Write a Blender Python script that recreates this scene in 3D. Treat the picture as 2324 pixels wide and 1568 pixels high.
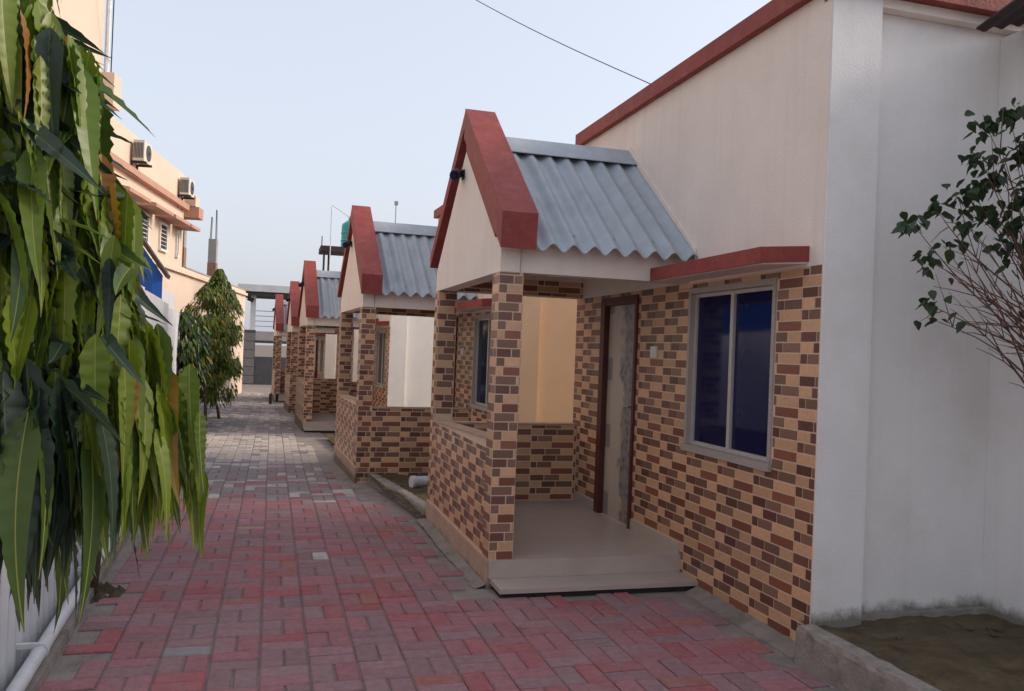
import bpy, math, random
from mathutils import Vector, Matrix
random.seed(7)
for o in list(bpy.data.objects): bpy.data.objects.remove(o)
scene = bpy.context.scene
col = scene.collection
R = math.radians

# ------------------------------------------------------------------ camera
EYE = Vector((0, 0, 1.66)); YAW, PITCH, ROLL, FPX = 0.2783, 0.0086, 0.0389, 1900.98   # FPX for a 2323 px wide picture
fw = Vector((math.sin(YAW)*math.cos(PITCH), math.cos(YAW)*math.cos(PITCH), math.sin(PITCH)))
rt = Vector((math.cos(YAW), -math.sin(YAW), 0)); up = rt.cross(fw)
cr = rt*math.cos(ROLL) + up*math.sin(ROLL); cu = up*math.cos(ROLL) - rt*math.sin(ROLL)
cam_d = bpy.data.cameras.new('camera'); cam = bpy.data.objects.new('camera', cam_d); col.objects.link(cam)
m = Matrix.Identity(4)
for i in range(3):
    m[i][0] = cr[i]; m[i][1] = cu[i]; m[i][2] = -fw[i]; m[i][3] = EYE[i]
cam.matrix_world = m
cam_d.sensor_width = 36; cam_d.lens = FPX/2323*36; cam_d.clip_start = .05; cam_d.clip_end = 3000
scene.camera = cam

# ------------------------------------------------------------------ sky, sun, exposure
SUN_EL, SUN_AZ = 28, 98           # azimuth clockwise from +Y: the sun stands to the right of the path
world = bpy.data.worlds.new('World'); scene.world = world; world.use_nodes = True
wn = world.node_tree; wn.nodes.clear()
sky = wn.nodes.new('ShaderNodeTexSky'); sky.sky_type = 'NISHITA'; sky.sun_disc = False
sky.sun_elevation = R(SUN_EL); sky.sun_rotation = R(SUN_AZ); sky.air_density = 1.3; sky.dust_density = 4.5; sky.ozone_density = 2.5
hs = wn.nodes.new('ShaderNodeHueSaturation'); hs.inputs['Saturation'].default_value = .7
bg = wn.nodes.new('ShaderNodeBackground'); bg.inputs['Strength'].default_value = .13
hz = wn.nodes.new('ShaderNodeMix'); hz.data_type = 'RGBA'; hz.inputs[0].default_value = .62; hz.inputs[7].default_value = (2.85, 2.97, 3.38, 1)   # thin even cloud and dust veil over the whole sky
wo = wn.nodes.new('ShaderNodeOutputWorld')
wn.links.new(sky.outputs[0], hs.inputs['Color']); wn.links.new(hs.outputs[0], hz.inputs[6]); wn.links.new(hz.outputs[2], bg.inputs['Color']); wn.links.new(bg.outputs[0], wo.inputs[0])
sd = bpy.data.lights.new('sun', 'SUN'); sd.energy = 1.0; sd.angle = R(14); sd.color = (1, .86, .7)
so = bpy.data.objects.new('sun', sd); col.objects.link(so); so.location = (30, -4, 20)
sdir = Vector((math.sin(R(SUN_AZ))*math.cos(R(SUN_EL)), math.cos(R(SUN_AZ))*math.cos(R(SUN_EL)), math.sin(R(SUN_EL))))
so.rotation_euler = sdir.to_track_quat('Z', 'Y').to_euler()
scene.view_settings.view_transform = 'Standard'; scene.view_settings.look = 'None'
scene.view_settings.exposure = 1.12; scene.view_settings.gamma = 1.0
scene.view_settings.use_curve_mapping = False
scene.render.engine = 'CYCLES'

# ------------------------------------------------------------------ helpers
def ray(x, y): return fw + cr*((x-1161.5)/FPX) - cu*((y-784)/FPX)
def atY(x, y, Y): d = ray(x, y); return EYE + d*(Y/d.y)
def zg(Y): return -0.0125*max(0.0, min(Y, 50)-5.7)
def area_px(P, n, a):          # how large a small facet shows in the picture (0 when outside it)
    d = P-EYE; z = d.dot(fw)
    if z < .3: return 0
    x = 1161.5+FPX*d.dot(cr)/z; y = 784-FPX*d.dot(cu)/z
    if x < -20 or x > 2343 or y < -20 or y > 1590: return 0
    return a*max(.02, -(d.normalized()).dot(n))/(z*z)

def tag(o, label=None, cat=None, group=None, kind=None):
    if label: o['label'] = label
    if cat: o['category'] = cat
    if group: o['group'] = group
    if kind: o['kind'] = kind
    return o
def link(name, me, parent=None, loc=(0, 0, 0), rot=(0, 0, 0)):
    o = bpy.data.objects.new(name, me); col.objects.link(o); o.parent = parent; o.location = loc; o.rotation_euler = rot
    return o
def empty(name, loc, rz=0):
    o = link(name, None, None, loc, (0, 0, rz)); o.empty_display_size = .2
    return o

class MB:
    def __init__(s): s.v = []; s.f = []; s.m = []
    def quad(s, a, b, c, d, mi=0):
        i = len(s.v); s.v += [tuple(a), tuple(b), tuple(c), tuple(d)]; s.f.append((i, i+1, i+2, i+3)); s.m.append(mi)
    def poly(s, pts, mi=0):
        i = len(s.v); s.v += [tuple(p) for p in pts]; s.f.append(tuple(range(i, i+len(pts)))); s.m.append(mi)
    def box(s, x0, x1, y0, y1, z0, z1, mi=0):
        if x0 > x1: x0, x1 = x1, x0
        if y0 > y1: y0, y1 = y1, y0
        if z0 > z1: z0, z1 = z1, z0
        i = len(s.v)
        s.v += [(x0,y0,z0),(x1,y0,z0),(x1,y1,z0),(x0,y1,z0),(x0,y0,z1),(x1,y0,z1),(x1,y1,z1),(x0,y1,z1)]
        for q in ((3,2,1,0),(4,5,6,7),(0,1,5,4),(1,2,6,5),(2,3,7,6),(3,0,4,7)):
            s.f.append(tuple(i+k for k in q)); s.m.append(mi)
        return s
    def prism(s, pts, axis, a, b, mi=0):
        """pts: 2-D outline; extruded along axis ('x','y','z') from a to b"""
        def P(p, t): return (t, p[0], p[1]) if axis == 'x' else (p[0], t, p[1]) if axis == 'y' else (p[0], p[1], t)
        n = len(pts); i = len(s.v)
        s.v += [P(p, a) for p in pts]+[P(p, b) for p in pts]
        s.f.append(tuple(range(i, i+n))[::-1]); s.f.append(tuple(range(i+n, i+2*n))); s.m += [mi, mi]
        for k in range(n): s.f.append((i+k, i+(k+1) % n, i+n+(k+1) % n, i+n+k)); s.m.append(mi)
        return s
    def tube(s, pts, rad, n=8, mi=0, cap=True):
        pts = [Vector(p) for p in pts]
        if not hasattr(rad, '__len__'): rad = [rad]*len(pts)
        i = len(s.v)
        for k, p in enumerate(pts):
            t = (pts[min(k+1, len(pts)-1)]-pts[max(k-1, 0)]).normalized()
            a = t.orthogonal() if abs(t.z) > .95 else t.cross(Vector((0, 0, 1)))
            a.normalize(); b = t.cross(a)
            for j in range(n):
                an = 2*math.pi*j/n; s.v.append(tuple(p+(a*math.cos(an)+b*math.sin(an))*rad[k]))
        for k in range(len(pts)-1):
            for j in range(n):
                s.f.append((i+k*n+j, i+k*n+(j+1) % n, i+(k+1)*n+(j+1) % n, i+(k+1)*n+j)); s.m.append(mi)
        if cap:
            s.f.append(tuple(range(i, i+n))[::-1]); s.m.append(mi)
            e = i+(len(pts)-1)*n; s.f.append(tuple(range(e, e+n))); s.m.append(mi)
        return s
    def mesh(s, name, mats, smooth=False, fix=True):
        me = bpy.data.meshes.new(name); me.from_pydata(s.v, [], s.f)
        for mt in (mats if isinstance(mats, (list, tuple)) else [mats]): me.materials.append(mt)
        me.polygons.foreach_set('material_index', s.m)
        if smooth: me.polygons.foreach_set('use_smooth', [True]*len(s.f))
        if fix:
            import bmesh
            bm = bmesh.new(); bm.from_mesh(me); bmesh.ops.recalc_face_normals(bm, faces=bm.faces); bm.to_mesh(me); bm.free()
        me.update(); return me
    def build(s, name, mats, parent=None, smooth=False, fix=True, **k):
        return link(name, s.mesh(name, mats, smooth, fix), parent, **k)

# ------------------------------------------------------------------ materials
def mat(name, c, rough=.8, var=.12, scale=6, bump=.0, bscale=60, spec=.3, objrand=0, stain=None, dirt=None, metal=0, streak=None, stain2=None):
    """noise-mottled paint; stain=(colour, amount, scale) blotches; dirt=(colour, height, z0) splash-back grime of ragged outline"""
    M = bpy.data.materials.new(name); M.use_nodes = True; nt = M.node_tree; N = nt.nodes; Lk = nt.links
    b = N['Principled BSDF']; b.inputs['Roughness'].default_value = rough; b.inputs['Specular IOR Level'].default_value = spec; b.inputs['Metallic'].default_value = metal
    tc = N.new('ShaderNodeTexCoord'); ge = N.new('ShaderNodeNewGeometry')
    n1 = N.new('ShaderNodeTexNoise'); n1.inputs['Scale'].default_value = scale; n1.inputs['Detail'].default_value = 6; n1.inputs['Roughness'].default_value = .65
    Lk.new(ge.outputs['Position'], n1.inputs['Vector'])
    mr = N.new('ShaderNodeMapRange'); mr.inputs[1].default_value = .25; mr.inputs[2].default_value = .75
    mr.inputs[3].default_value = 1-var; mr.inputs[4].default_value = 1+var; Lk.new(n1.outputs['Fac'], mr.inputs[0])
    val = mr.outputs[0]
    if objrand:
        oi = N.new('ShaderNodeObjectInfo'); ad = N.new('ShaderNodeMath'); ad.operation = 'ADD'
        Lk.new(oi.outputs['Random'], ad.inputs[0]); Lk.new(ge.outputs['Random Per Island'], ad.inputs[1])
        fr = N.new('ShaderNodeMath'); fr.operation = 'FRACT'; Lk.new(ad.outputs[0], fr.inputs[0])
        m2 = N.new('ShaderNodeMapRange'); m2.inputs[3].default_value = 1-objrand; m2.inputs[4].default_value = 1+objrand; Lk.new(fr.outputs[0], m2.inputs[0])
        mu = N.new('ShaderNodeMath'); mu.operation = 'MULTIPLY'; Lk.new(val, mu.inputs[0]); Lk.new(m2.outputs[0], mu.inputs[1]); val = mu.outputs[0]
    mix = N.new('ShaderNodeVectorMath'); mix.operation = 'SCALE'; mix.inputs[0].default_value = c[:3]; Lk.new(val, mix.inputs['Scale'])
    colr = mix.outputs[0]
    def blend(fac, c2, prev):
        mx = N.new('ShaderNodeMix'); mx.data_type = 'RGBA'; Lk.new(fac, mx.inputs[0]); Lk.new(prev, mx.inputs[6]); mx.inputs[7].default_value = (*c2, 1); return mx.outputs[2]
    for stain in (stain, stain2):
        if not stain: continue
        n2 = N.new('ShaderNodeTexNoise'); n2.inputs['Scale'].default_value = stain[2]; n2.inputs['Detail'].default_value = 8; n2.inputs['Roughness'].default_value = .7
        Lk.new(ge.outputs['Position'], n2.inputs['Vector'])
        m3 = N.new('ShaderNodeMapRange'); m3.inputs[1].default_value = .5; m3.inputs[2].default_value = .78; m3.inputs[4].default_value = stain[1]; Lk.new(n2.outputs['Fac'], m3.inputs[0])
        colr = blend(m3.outputs[0], stain[0], colr)
    if streak:      # rain runs: noise stretched along z
        mp = N.new('ShaderNodeMapping'); mp.inputs['Scale'].default_value = (9, 9, .35); Lk.new(ge.outputs['Position'], mp.inputs['Vector'])
        n5 = N.new('ShaderNodeTexNoise'); n5.inputs['Scale'].default_value = 1; n5.inputs['Detail'].default_value = 5; Lk.new(mp.outputs[0], n5.inputs['Vector'])
        m5 = N.new('ShaderNodeMapRange'); m5.inputs[1].default_value = .54; m5.inputs[2].default_value = .75; m5.inputs[4].default_value = streak[1]; Lk.new(n5.outputs['Fac'], m5.inputs[0])
        colr = blend(m5.outputs[0], streak[0], colr)
    if dirt:
        sx = N.new('ShaderNodeSeparateXYZ'); Lk.new(ge.outputs['Position'], sx.inputs[0])
        n3 = N.new('ShaderNodeTexNoise'); n3.inputs['Scale'].default_value = 5; n3.inputs['Detail'].default_value = 8; n3.inputs['Roughness'].default_value = .75; Lk.new(ge.outputs['Position'], n3.inputs['Vector'])
        a1 = N.new('ShaderNodeMath'); a1.operation = 'MULTIPLY_ADD'; a1.inputs[1].default_value = -dirt[1]*3.2; Lk.new(n3.outputs['Fac'], a1.inputs[0]); Lk.new(sx.outputs['Z'], a1.inputs[2])
        m4 = N.new('ShaderNodeMapRange'); m4.inputs[1].default_value = dirt[2]-dirt[1]*.5; m4.inputs[2].default_value = dirt[2]-dirt[1]*1.5; m4.inputs[4].default_value = .85; Lk.new(a1.outputs[0], m4.inputs[0])
        colr = blend(m4.outputs[0], dirt[0], colr)
    Lk.new(colr, b.inputs['Base Color'])
    if bump:
        n4 = N.new('ShaderNodeTexNoise'); n4.inputs['Scale'].default_value = bscale; n4.inputs['Detail'].default_value = 5; Lk.new(ge.outputs['Position'], n4.inputs['Vector'])
        bp = N.new('ShaderNodeBump'); bp.inputs['Strength'].default_value = bump; bp.inputs['Distance'].default_value = .01; Lk.new(n4.outputs['Fac'], bp.inputs['Height']); Lk.new(bp.outputs[0], b.inputs['Normal'])
    return M

def leafmat(name, c, c2, rough=.38):
    M = bpy.data.materials.new(name); M.use_nodes = True; nt = M.node_tree; N = nt.nodes; Lk = nt.links
    b = N['Principled BSDF']; b.inputs['Roughness'].default_value = rough; b.inputs['Specular IOR Level'].default_value = .45
    oi = N.new('ShaderNodeObjectInfo'); ge = N.new('ShaderNodeNewGeometry'); ad = N.new('ShaderNodeMath'); ad.operation = 'ADD'
    Lk.new(oi.outputs['Random'], ad.inputs[0]); Lk.new(ge.outputs['Random Per Island'], ad.inputs[1])
    fr = N.new('ShaderNodeMath'); fr.operation = 'FRACT'; Lk.new(ad.outputs[0], fr.inputs[0])
    n1 = N.new('ShaderNodeTexNoise'); n1.inputs['Scale'].default_value = 14; n1.inputs['Detail'].default_value = 3; Lk.new(ge.outputs['Position'], n1.inputs['Vector'])
    a2 = N.new('ShaderNodeMath'); a2.operation = 'MULTIPLY_ADD'; a2.inputs[1].default_value = .8; Lk.new(n1.outputs['Fac'], a2.inputs[0]); Lk.new(fr.outputs[0], a2.inputs[2])
    mr = N.new('ShaderNodeMapRange'); mr.inputs[1].default_value = .2; mr.inputs[2].default_value = 1.6; Lk.new(a2.outputs[0], mr.inputs[0])
    mx = N.new('ShaderNodeMix'); mx.data_type = 'RGBA'; Lk.new(mr.outputs[0], mx.inputs[0]); mx.inputs[6].default_value = (*c, 1); mx.inputs[7].default_value = (*c2, 1)
    Lk.new(mx.outputs[2], b.inputs['Base Color'])
    tr = N.new('ShaderNodeBsdfTranslucent'); Lk.new(mx.outputs[2], tr.inputs['Color'])
    ms = N.new('ShaderNodeMixShader'); ms.inputs[0].default_value = .35
    Lk.new(b.outputs[0], ms.inputs[1]); Lk.new(tr.outputs[0], ms.inputs[2]); Lk.new(ms.outputs[0], N['Material Output'].inputs['Surface'])
    return M

M = {}
M['ground'] = mat('ground_earth', (.20, .165, .13), .95, .3, 2.5, .8, 30, stain=((.11, .09, .07), .8, 1.2))
M['concrete'] = mat('weathered_concrete', (.27, .23, .205), .92, .25, 5, .9, 40, stain=((.09, .085, .07), .85, 3.5))
M['kerb'] = mat('kerb_cement', (.30, .265, .235), .92, .25, 6, .9, 45, stain=((.07, .062, .055), .85, 4.5))
M['soil'] = mat('bed_soil', (.105, .082, .052), 1, .4, 8, 1.2, 35, stain=((.19, .155, .09), .8, 2.5), spec=.05)
M['plaster'] = mat('cream_plaster', (.80, .70, .62), .85, .05, 2.5, .35, 70, stain=((.70, .60, .51), .5, 1.6), streak=((.64, .55, .46), .4))
M['white'] = mat('white_plaster', (.80, .77, .75), .85, .05, 2, .35, 70, stain=((.64, .58, .51), .6, 1.1), dirt=((.13, .11, .085), .07, .20), streak=((.6, .57, .54), .15))
M['yellowcream'] = mat('pale_yellow_plaster', (.74, .55, .38), .85, .05, 2, .3, 70, stain=((.62, .45, .30), .5, 1.5))
M['red'] = mat('red_oxide_paint', (.27, .052, .043), .62, .2, 7, .4, 60, stain=((.17, .04, .037), .7, 3), stain2=((.36, .15, .12), .5, 9), streak=((.16, .045, .04), .45))
M['sheet'] = mat('fibre_cement_sheet', (.36, .40, .43), .58, .14, 5, .25, 70, stain=((.24, .25, .26), .6, 3), stain2=((.46, .46, .45), .5, 11), spec=.35)
M['grout'] = mat('tile_grout', (.70, .52, .38), .7, .1, 12, .2, 90)
M['b_light'] = mat('tile_buff', (.64, .37, .205), .38, .12, 30, .15, 150, objrand=.15, spec=.5)
M['b_dark'] = mat('tile_dark_brown', (.155, .06, .042), .4, .4, 90, .1, 200, objrand=.25, spec=.5)
M['b_grey'] = mat('tile_grey_brown', (.225, .12, .078), .4, .3, 90, .1, 200, objrand=.22, spec=.5)
M['b_red'] = mat('tile_red_brown', (.235, .082, .045), .4, .3, 90, .1, 200, objrand=.22, spec=.5)
M['plinth'] = mat('plinth_plaster', (.50, .34, .25), .85, .12, 4, .5, 50, dirt=((.16, .125, .095), .05, .0), stain=((.30, .22, .17), .6, 5))
M['floor'] = mat('porch_floor_tile', (.47, .39, .335), .35, .08, 7, .05, 90, stain=((.34, .27, .23), .5, 2.5), spec=.4)
M['dark'] = mat('gap_shade_and_dark_pane', (.035, .03, .028), .9, .2)  # near-black: painted shade under the step tread; also the apartment window panes
M['granite'] = mat('grey_granite', (.40, .35, .30), .5, .3, 120, .1, 200)
M['alu'] = mat('window_aluminium', (.52, .48, .43), .5, .1, 20, metal=.2)
M['glass'] = mat('blue_tinted_glass', (.006, .010, .05), .06, .1, 3, spec=.3)
M['doorframe'] = mat('maroon_door_frame', (.10, .028, .024), .45, .15, 12)
M['steel'] = mat('dull_steel', (.3, .3, .3), .4, .1, metal=.8)
M['black'] = mat('black_plastic', (.02, .02, .02), .5, .1)
M['plastic'] = mat('white_plastic', (.72, .70, .66), .4, .04)
M['pipe'] = mat('white_pvc', (.62, .63, .66), .45, .12, 8, .1, stain=((.40, .38, .36), .5, 5))
M['fence'] = mat('white_painted_sheet', (.60, .61, .64), .5, .06, 3, .05, stain=((.42, .41, .40), .5, 2), streak=((.40, .37, .34), .4))
M['bark'] = mat('tree_bark', (.12, .085, .06), .95, .3, 25, 1, 60)
M['bushtwig'] = mat('reddish_brown_twig', (.15, .078, .055), .85, .25, 25)
M['twig'] = mat('green_twig', (.16, .14, .075), .8, .2, 25)
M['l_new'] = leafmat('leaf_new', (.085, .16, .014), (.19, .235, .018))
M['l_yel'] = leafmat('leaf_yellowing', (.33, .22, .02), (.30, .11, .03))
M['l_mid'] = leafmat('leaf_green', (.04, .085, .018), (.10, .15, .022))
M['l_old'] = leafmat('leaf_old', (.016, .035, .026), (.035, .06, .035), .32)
M['r_new'] = leafmat('leaf_midrib', (.24, .27, .06), (.34, .33, .08)); M['r_old'] = leafmat('leaf_midrib_old', (.07, .10, .05), (.10, .13, .06))
M['bushleaf'] = leafmat('bush_leaf', (.018, .04, .016), (.05, .085, .03), .4)
M['apart'] = mat('peach_wall_paint', (.66, .52, .42), .85, .05, 1, .1, stain=((.56, .45, .36), .5, .8))
M['apart_red'] = mat('terracotta_band', (.46, .26, .19), .75, .12, 3)
M['brickcol'] = mat('raw_brick', (.27, .15, .11), .9, .3, 14, .8, 40)
M['blockcem'] = mat('grey_cement_block', (.16, .15, .15), .9, .2, 5, .4, 30)
M['gatecem'] = mat('pale_gate_cement', (.55, .55, .56), .9, .12, 3, .3, 30)
M['cem'] = mat('raw_cement', (.32, .30, .29), .92, .15, 4, .5, 30, stain=((.2, .19, .18), .6, 2))
M['blue'] = mat('blue_sheet', (.02, .10, .42), .5, .1, 4)
M['rust'] = mat('rusty_sheet', (.06, .045, .042), .8, .3, 6)
M['tank'] = mat('teal_tank_plastic', (.02, .36, .34), .4, .06)
M['ac'] = mat('ac_casing', (.62, .58, .50), .5, .08)
M['darkwall'] = mat('dark_grey_block', (.075, .075, .08), .9, .2, 6, .4)
PAVE = {}
for k, c in dict(red=(.36, .12, .125), rose=(.335, .15, .16), mauve=(.31, .175, .185), dusk=(.275, .165, .17), orange=(.345, .145, .12), pale=(.48, .43, .41), beige=(.50, .43, .36), sand=(.36, .31, .22), grey=(.27, .25, .245), lilac=(.29, .235, .25)).items():
    PAVE[k] = mat('paver_'+k, c, .88, .22, 22, .7, 70, objrand=.08, stain=((.27, .20, .19), .75, 5), stain2=((.33, .255, .25), .6, .9), spec=.2)
PKEYS = list(PAVE)

# door leaf: pale laminate with a printed darker floral strip and grey squares
def doormat():
    Mt = bpy.data.materials.new('printed_door_laminate'); Mt.use_nodes = True; nt = Mt.node_tree; N = nt.nodes; Lk = nt.links
    b = N['Principled BSDF']; b.inputs['Roughness'].default_value = .4
    tc = N.new('ShaderNodeTexCoord'); sx = N.new('ShaderNodeSeparateXYZ'); Lk.new(tc.outputs['Object'], sx.inputs[0])
    n = N.new('ShaderNodeTexNoise'); n.inputs['Scale'].default_value = 4.5; n.inputs['Detail'].default_value = 4; Lk.new(tc.outputs['Object'], n.inputs['Vector'])
    def math_(op, a, bb):
        q = N.new('ShaderNodeMath'); q.operation = op
        for i, s in enumerate((a, bb)):
            if isinstance(s, (int, float)): q.inputs[i].default_value = s
            else: Lk.new(s, q.inputs[i])
        return q.outputs[0]
    yy = math_('ADD', sx.outputs['Y'], math_('MULTIPLY', n.outputs['Fac'], .55))
    strip = N.new('ShaderNodeMapRange'); strip.inputs[1].default_value = .64; strip.inputs[2].default_value = .56; Lk.new(yy, strip.inputs[0])
    v = N.new('ShaderNodeTexVoronoi'); v.inputs['Scale'].default_value = 16; Lk.new(tc.outputs['Object'], v.inputs['Vector'])
    vm = N.new('ShaderNodeMapRange'); vm.inputs[1].default_value = .15; vm.inputs[2].default_value = .6; vm.inputs[3].default_value = 1; vm.inputs[4].default_value = .55; Lk.new(v.outputs['Distance'], vm.inputs[0])
    s2 = math_('MULTIPLY', strip.outputs[0], vm.outputs[0])
    # squares near the hinge side
    zf = math_('FRACT', math_('DIVIDE', sx.outputs['Z'], .62), 0)
    sq = math_('MULTIPLY', math_('LESS_THAN', math_('ABSOLUTE', math_('SUBTRACT', sx.outputs['Y'], .62), 0), .07), math_('LESS_THAN', zf, .34))
    fac = math_('MAXIMUM', s2, math_('MULTIPLY', sq, .55))
    mx = N.new('ShaderNodeMix'); mx.data_type = 'RGBA'; Lk.new(fac, mx.inputs[0]); mx.inputs[6].default_value = (.50, .43, .35, 1); mx.inputs[7].default_value = (.12, .12, .13, 1)
    Lk.new(mx.outputs[2], b.inputs['Base Color']); return Mt
M['door'] = doormat()

# ------------------------------------------------------------------ the ground
g = MB()
ys = [-60, 5.7, 50, 900]; xs = [-600, 600]
for a, b in zip(ys, ys[1:]): g.quad((xs[0], a, zg(a)-.012), (xs[1], a, zg(a)-.012), (xs[1], b, zg(b)-.012), (xs[0], b, zg(b)-.012))
tag(g.build('ground', M['ground']), kind='structure')

COT = [(1.517, 5.702, 0.0, 0.0, False), (1.07, 10.71, -.06, .037, True), (.68, 18.1, -.155, .037, False), (.50, 23.72, -.225, .037, True), (.12, 29.46, -.30, .037, False)]
def lerp_tab(t, y):
    for (a, va), (b, vb) in zip(t, t[1:]):
        if y <= b: return va+(vb-va)*max(0, min(1, (y-a)/(b-a)))
    return t[-1][1]
def fence_x(Y): return -1.12-.037*(Y-4.06)
XR = [(-2, 2.84), (5.30, 2.86), (5.44, 1.44), (8.1, 1.40), (10.7, .98), (18.1, .53), (23.7, .33), (29.5, -.03), (38, -.4)]
def xr(Y): return lerp_tab(XR, Y)
def xl(Y): return fence_x(Y)+.18
TREES = [(-1.05, 5.92), (-1.27, 15.15), (-1.29, 18.71), (-1.15, 21.3)]

# cement bed under the pavers: a rough apron along the houses and the fence
ap = MB(); yy = -3.0
XA = [(-2, 2.95), (3.9, 2.92), (4.0, 3.1), (5.7, 3.1), (5.75, 1.6), (8.1, 1.56), (8.2, 1.62), (10.6, 1.25), (10.75, 1.1), (14, 1.0), (18.1, .70), (23.7, .52), (29.5, .16), (38, -.1), (60, 1)]
while yy < 60:
    b = yy+.5
    ap.quad((fence_x(yy)-.02, yy, zg(yy)-.002), (lerp_tab(XA, yy)+.3, yy, zg(yy)-.002), (lerp_tab(XA, b)+.3, b, zg(b)-.002), (fence_x(b)-.02, b, zg(b)-.002)); yy = b
tag(ap.build('pavement_apron', M['concrete'], fix=False), kind='structure')

# pavers in basket weave
path = tag(empty('path', (0, 5, 0)), kind='structure')
rng = random.Random(3)
B = .247
def pcol(x, y):
    r = rng.random(); y = y+.25*math.sin(x*3)
    if y < 9.5:
        if rng.random() < .004: return rng.choice(['pale', 'sand'])
        if y < 4.7 and x < .2 and r < .07: return rng.choice(['sand', 'lilac', 'grey', 'pale'])
        bias = .5+.28*math.sin(x*1.7+1)*math.sin(y*1.3)+(.12 if x > .8 else -.08)
        return rng.choices(['red', 'rose', 'mauve', 'dusk', 'orange'], [1.0*bias, 1.5, 1.7*(1.15-bias), .8, .3*bias])[0]
    if y < 10.7: return rng.choices(['pale', 'grey', 'rose', 'mauve', 'lilac'], [.9, 1.3, .9, .7, 1.2])[0]
    if y < 11.9: return rng.choices(['lilac', 'mauve', 'grey', 'pale'], [1.6, 1, .9, .4])[0]
    if y < 12.9: return rng.choices(['lilac', 'grey', 'pale'], [1, 1, 1])[0]
    if y < 17.5: return rng.choices(['beige', 'pale', 'grey', 'sand'], [3.2, 1.6, .6, .4])[0]
    if y < 24: return rng.choices(['grey', 'lilac', 'beige', 'dusk'], [1.6, .8, .8, .2])[0]
    return rng.choices(['pale', 'grey', 'beige'], [1, 1.4, .6])[0]
H = .03
def paver_geo(mb, cx, cy, w, h, z, mi=0, tilt=(0, 0)):
    a, b, c = w/2-.004, h/2-.004, .009
    i = len(mb.v)
    for (dx, dy, dz) in [(-a,-b,-H),(a,-b,-H),(a,b,-H),(-a,b,-H),(-a,-b,-c*.8),(a,-b,-c*.8),(a,b,-c*.8),(-a,b,-c*.8),(-a+c,-b+c,0),(a-c,-b+c,0),(a-c,b-c,0),(-a+c,b-c,0)]:
        mb.v.append((cx+dx, cy+dy, z+dz+dx*tilt[0]+dy*tilt[1]))
    for lo, hi in ((0, 4), (4, 8)):
        for k in range(4):
            mb.f.append((i+lo+k, i+lo+(k+1) % 4, i+hi+(k+1) % 4, i+hi+k)); mb.m.append(mi)
    mb.f.append((i+8, i+9, i+10, i+11)); mb.m.append(mi)
pav = []
ny0, ny1 = int(-1/B), int(37/B)
for j in range(ny0, ny1):
    for i in range(-14, 12):
        X, Y = i*B, j*B
        for h in (0, 1):
            if (i+j) % 2: cx, cy, w, d = X+B/2, Y+B*(.25+.5*h), B, B/2
            else: cx, cy, w, d = X+B*(.25+.5*h), Y+B/2, B/2, B
            jit = rng.uniform(-.06, .06)
            if cx-w/2 < xl(cy)+jit or cx+w/2 > xr(cy)+jit or cy > 36: continue
            if any(math.hypot(cx-tx-.02, cy-ty) < .24 for tx, ty in TREES): continue
            if cy > 34 and rng.random() < .4: continue
            z = zg(cy)+.012+rng.uniform(-.003, .003)
            pav.append((area_px(Vector((cx, cy, z)), Vector((0, 0, 1)), w*d), cx, cy, w, d, z, pcol(cx, cy), (rng.uniform(-.012, .012), rng.uniform(-.012, .012))))
pav.sort(key=lambda t: -t[0])
cache = {}
for (_, cx, cy, w, d, z, k, t) in pav[:300]:
    key = (w > d, k)
    if key not in cache:
        mb = MB(); paver_geo(mb, 0, 0, w, d, 0); cache[key] = mb.mesh('paver', PAVE[k], fix=False)
    link('paver', cache[key], path, Vector((cx, cy, z))-path.location, (t[1], -t[0], rng.uniform(-.008, .008)))
mb = MB()
for (_, cx, cy, w, d, z, k, t) in pav[300:]:
    paver_geo(mb, cx, cy-5, w, d, z, PKEYS.index(k), t)
tag(mb.build('paver_field', [PAVE[k] for k in PKEYS], path, fix=False), kind='stuff')

# ------------------------------------------------------------------ cottages
F, D, FL, ZB, Y0 = 1.482, 2.40, .196, 2.231, -1.591       # facade, porch length, floor, beam height, near end of the facade
TW, TH = .45, .065                                       # printed tile module and course height
ROWS = [[('b_dark', .15), ('b_grey', .35), ('b_light', .50)], [('b_light', .47), ('b_red', .53)], [('b_dark', .33), ('b_grey', .37), ('b_light', .30)], [('b_light', .27), ('b_dark', .33), ('b_grey', .40)]]
def brick_field(u0, u1, v0, v1, holes=(), uo=0, vo=0, rv=False):
    """rectangles (u0,u1,v0,v1,colour) of a brick-pattern area, cut at openings"""
    out = []; gp = .0046
    j0 = math.floor((v0-vo)/TH); 
    for j in range(j0, int((v1-vo)/TH)+2):
        a, b = vo+j*TH, vo+(j+1)*TH
        row = ROWS[(-j) % 4]
        k0 = math.floor((u0-uo)/TW)
        for k in range(k0, int((u1-uo)/TW)+2):
            x = uo+k*TW
            seq = row[::-1] if rv else row
            for c, w in seq:
                p, q = x+gp, x+w*TW-gp; x += w*TW
                rects = [(max(p, u0), min(q, u1), max(a+gp, v0), min(b-gp, v1))]
                for (h0, h1, h2, h3) in holes:
                    nr = []
                    for (r0, r1, r2, r3) in rects:
                        if r0 >= h1 or r1 <= h0 or r2 >= h3 or r3 <= h2: nr.append((r0, r1, r2, r3)); continue
                        if r0 < h0: nr.append((r0, h0, r2, r3))
                        if r1 > h1: nr.append((h1, r1, r2, r3))
                        m0, m1 = max(r0, h0), min(r1, h1)
                        if r2 < h2: nr.append((m0, m1, r2, h2))
                        if r3 > h3: nr.append((m0, m1, h3, r3))
                    rects = nr
                for r_ in rects:
                    if r_[1]-r_[0] > .008 and r_[3]-r_[2] > .008: out.append((*r_, c))
    return out

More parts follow.
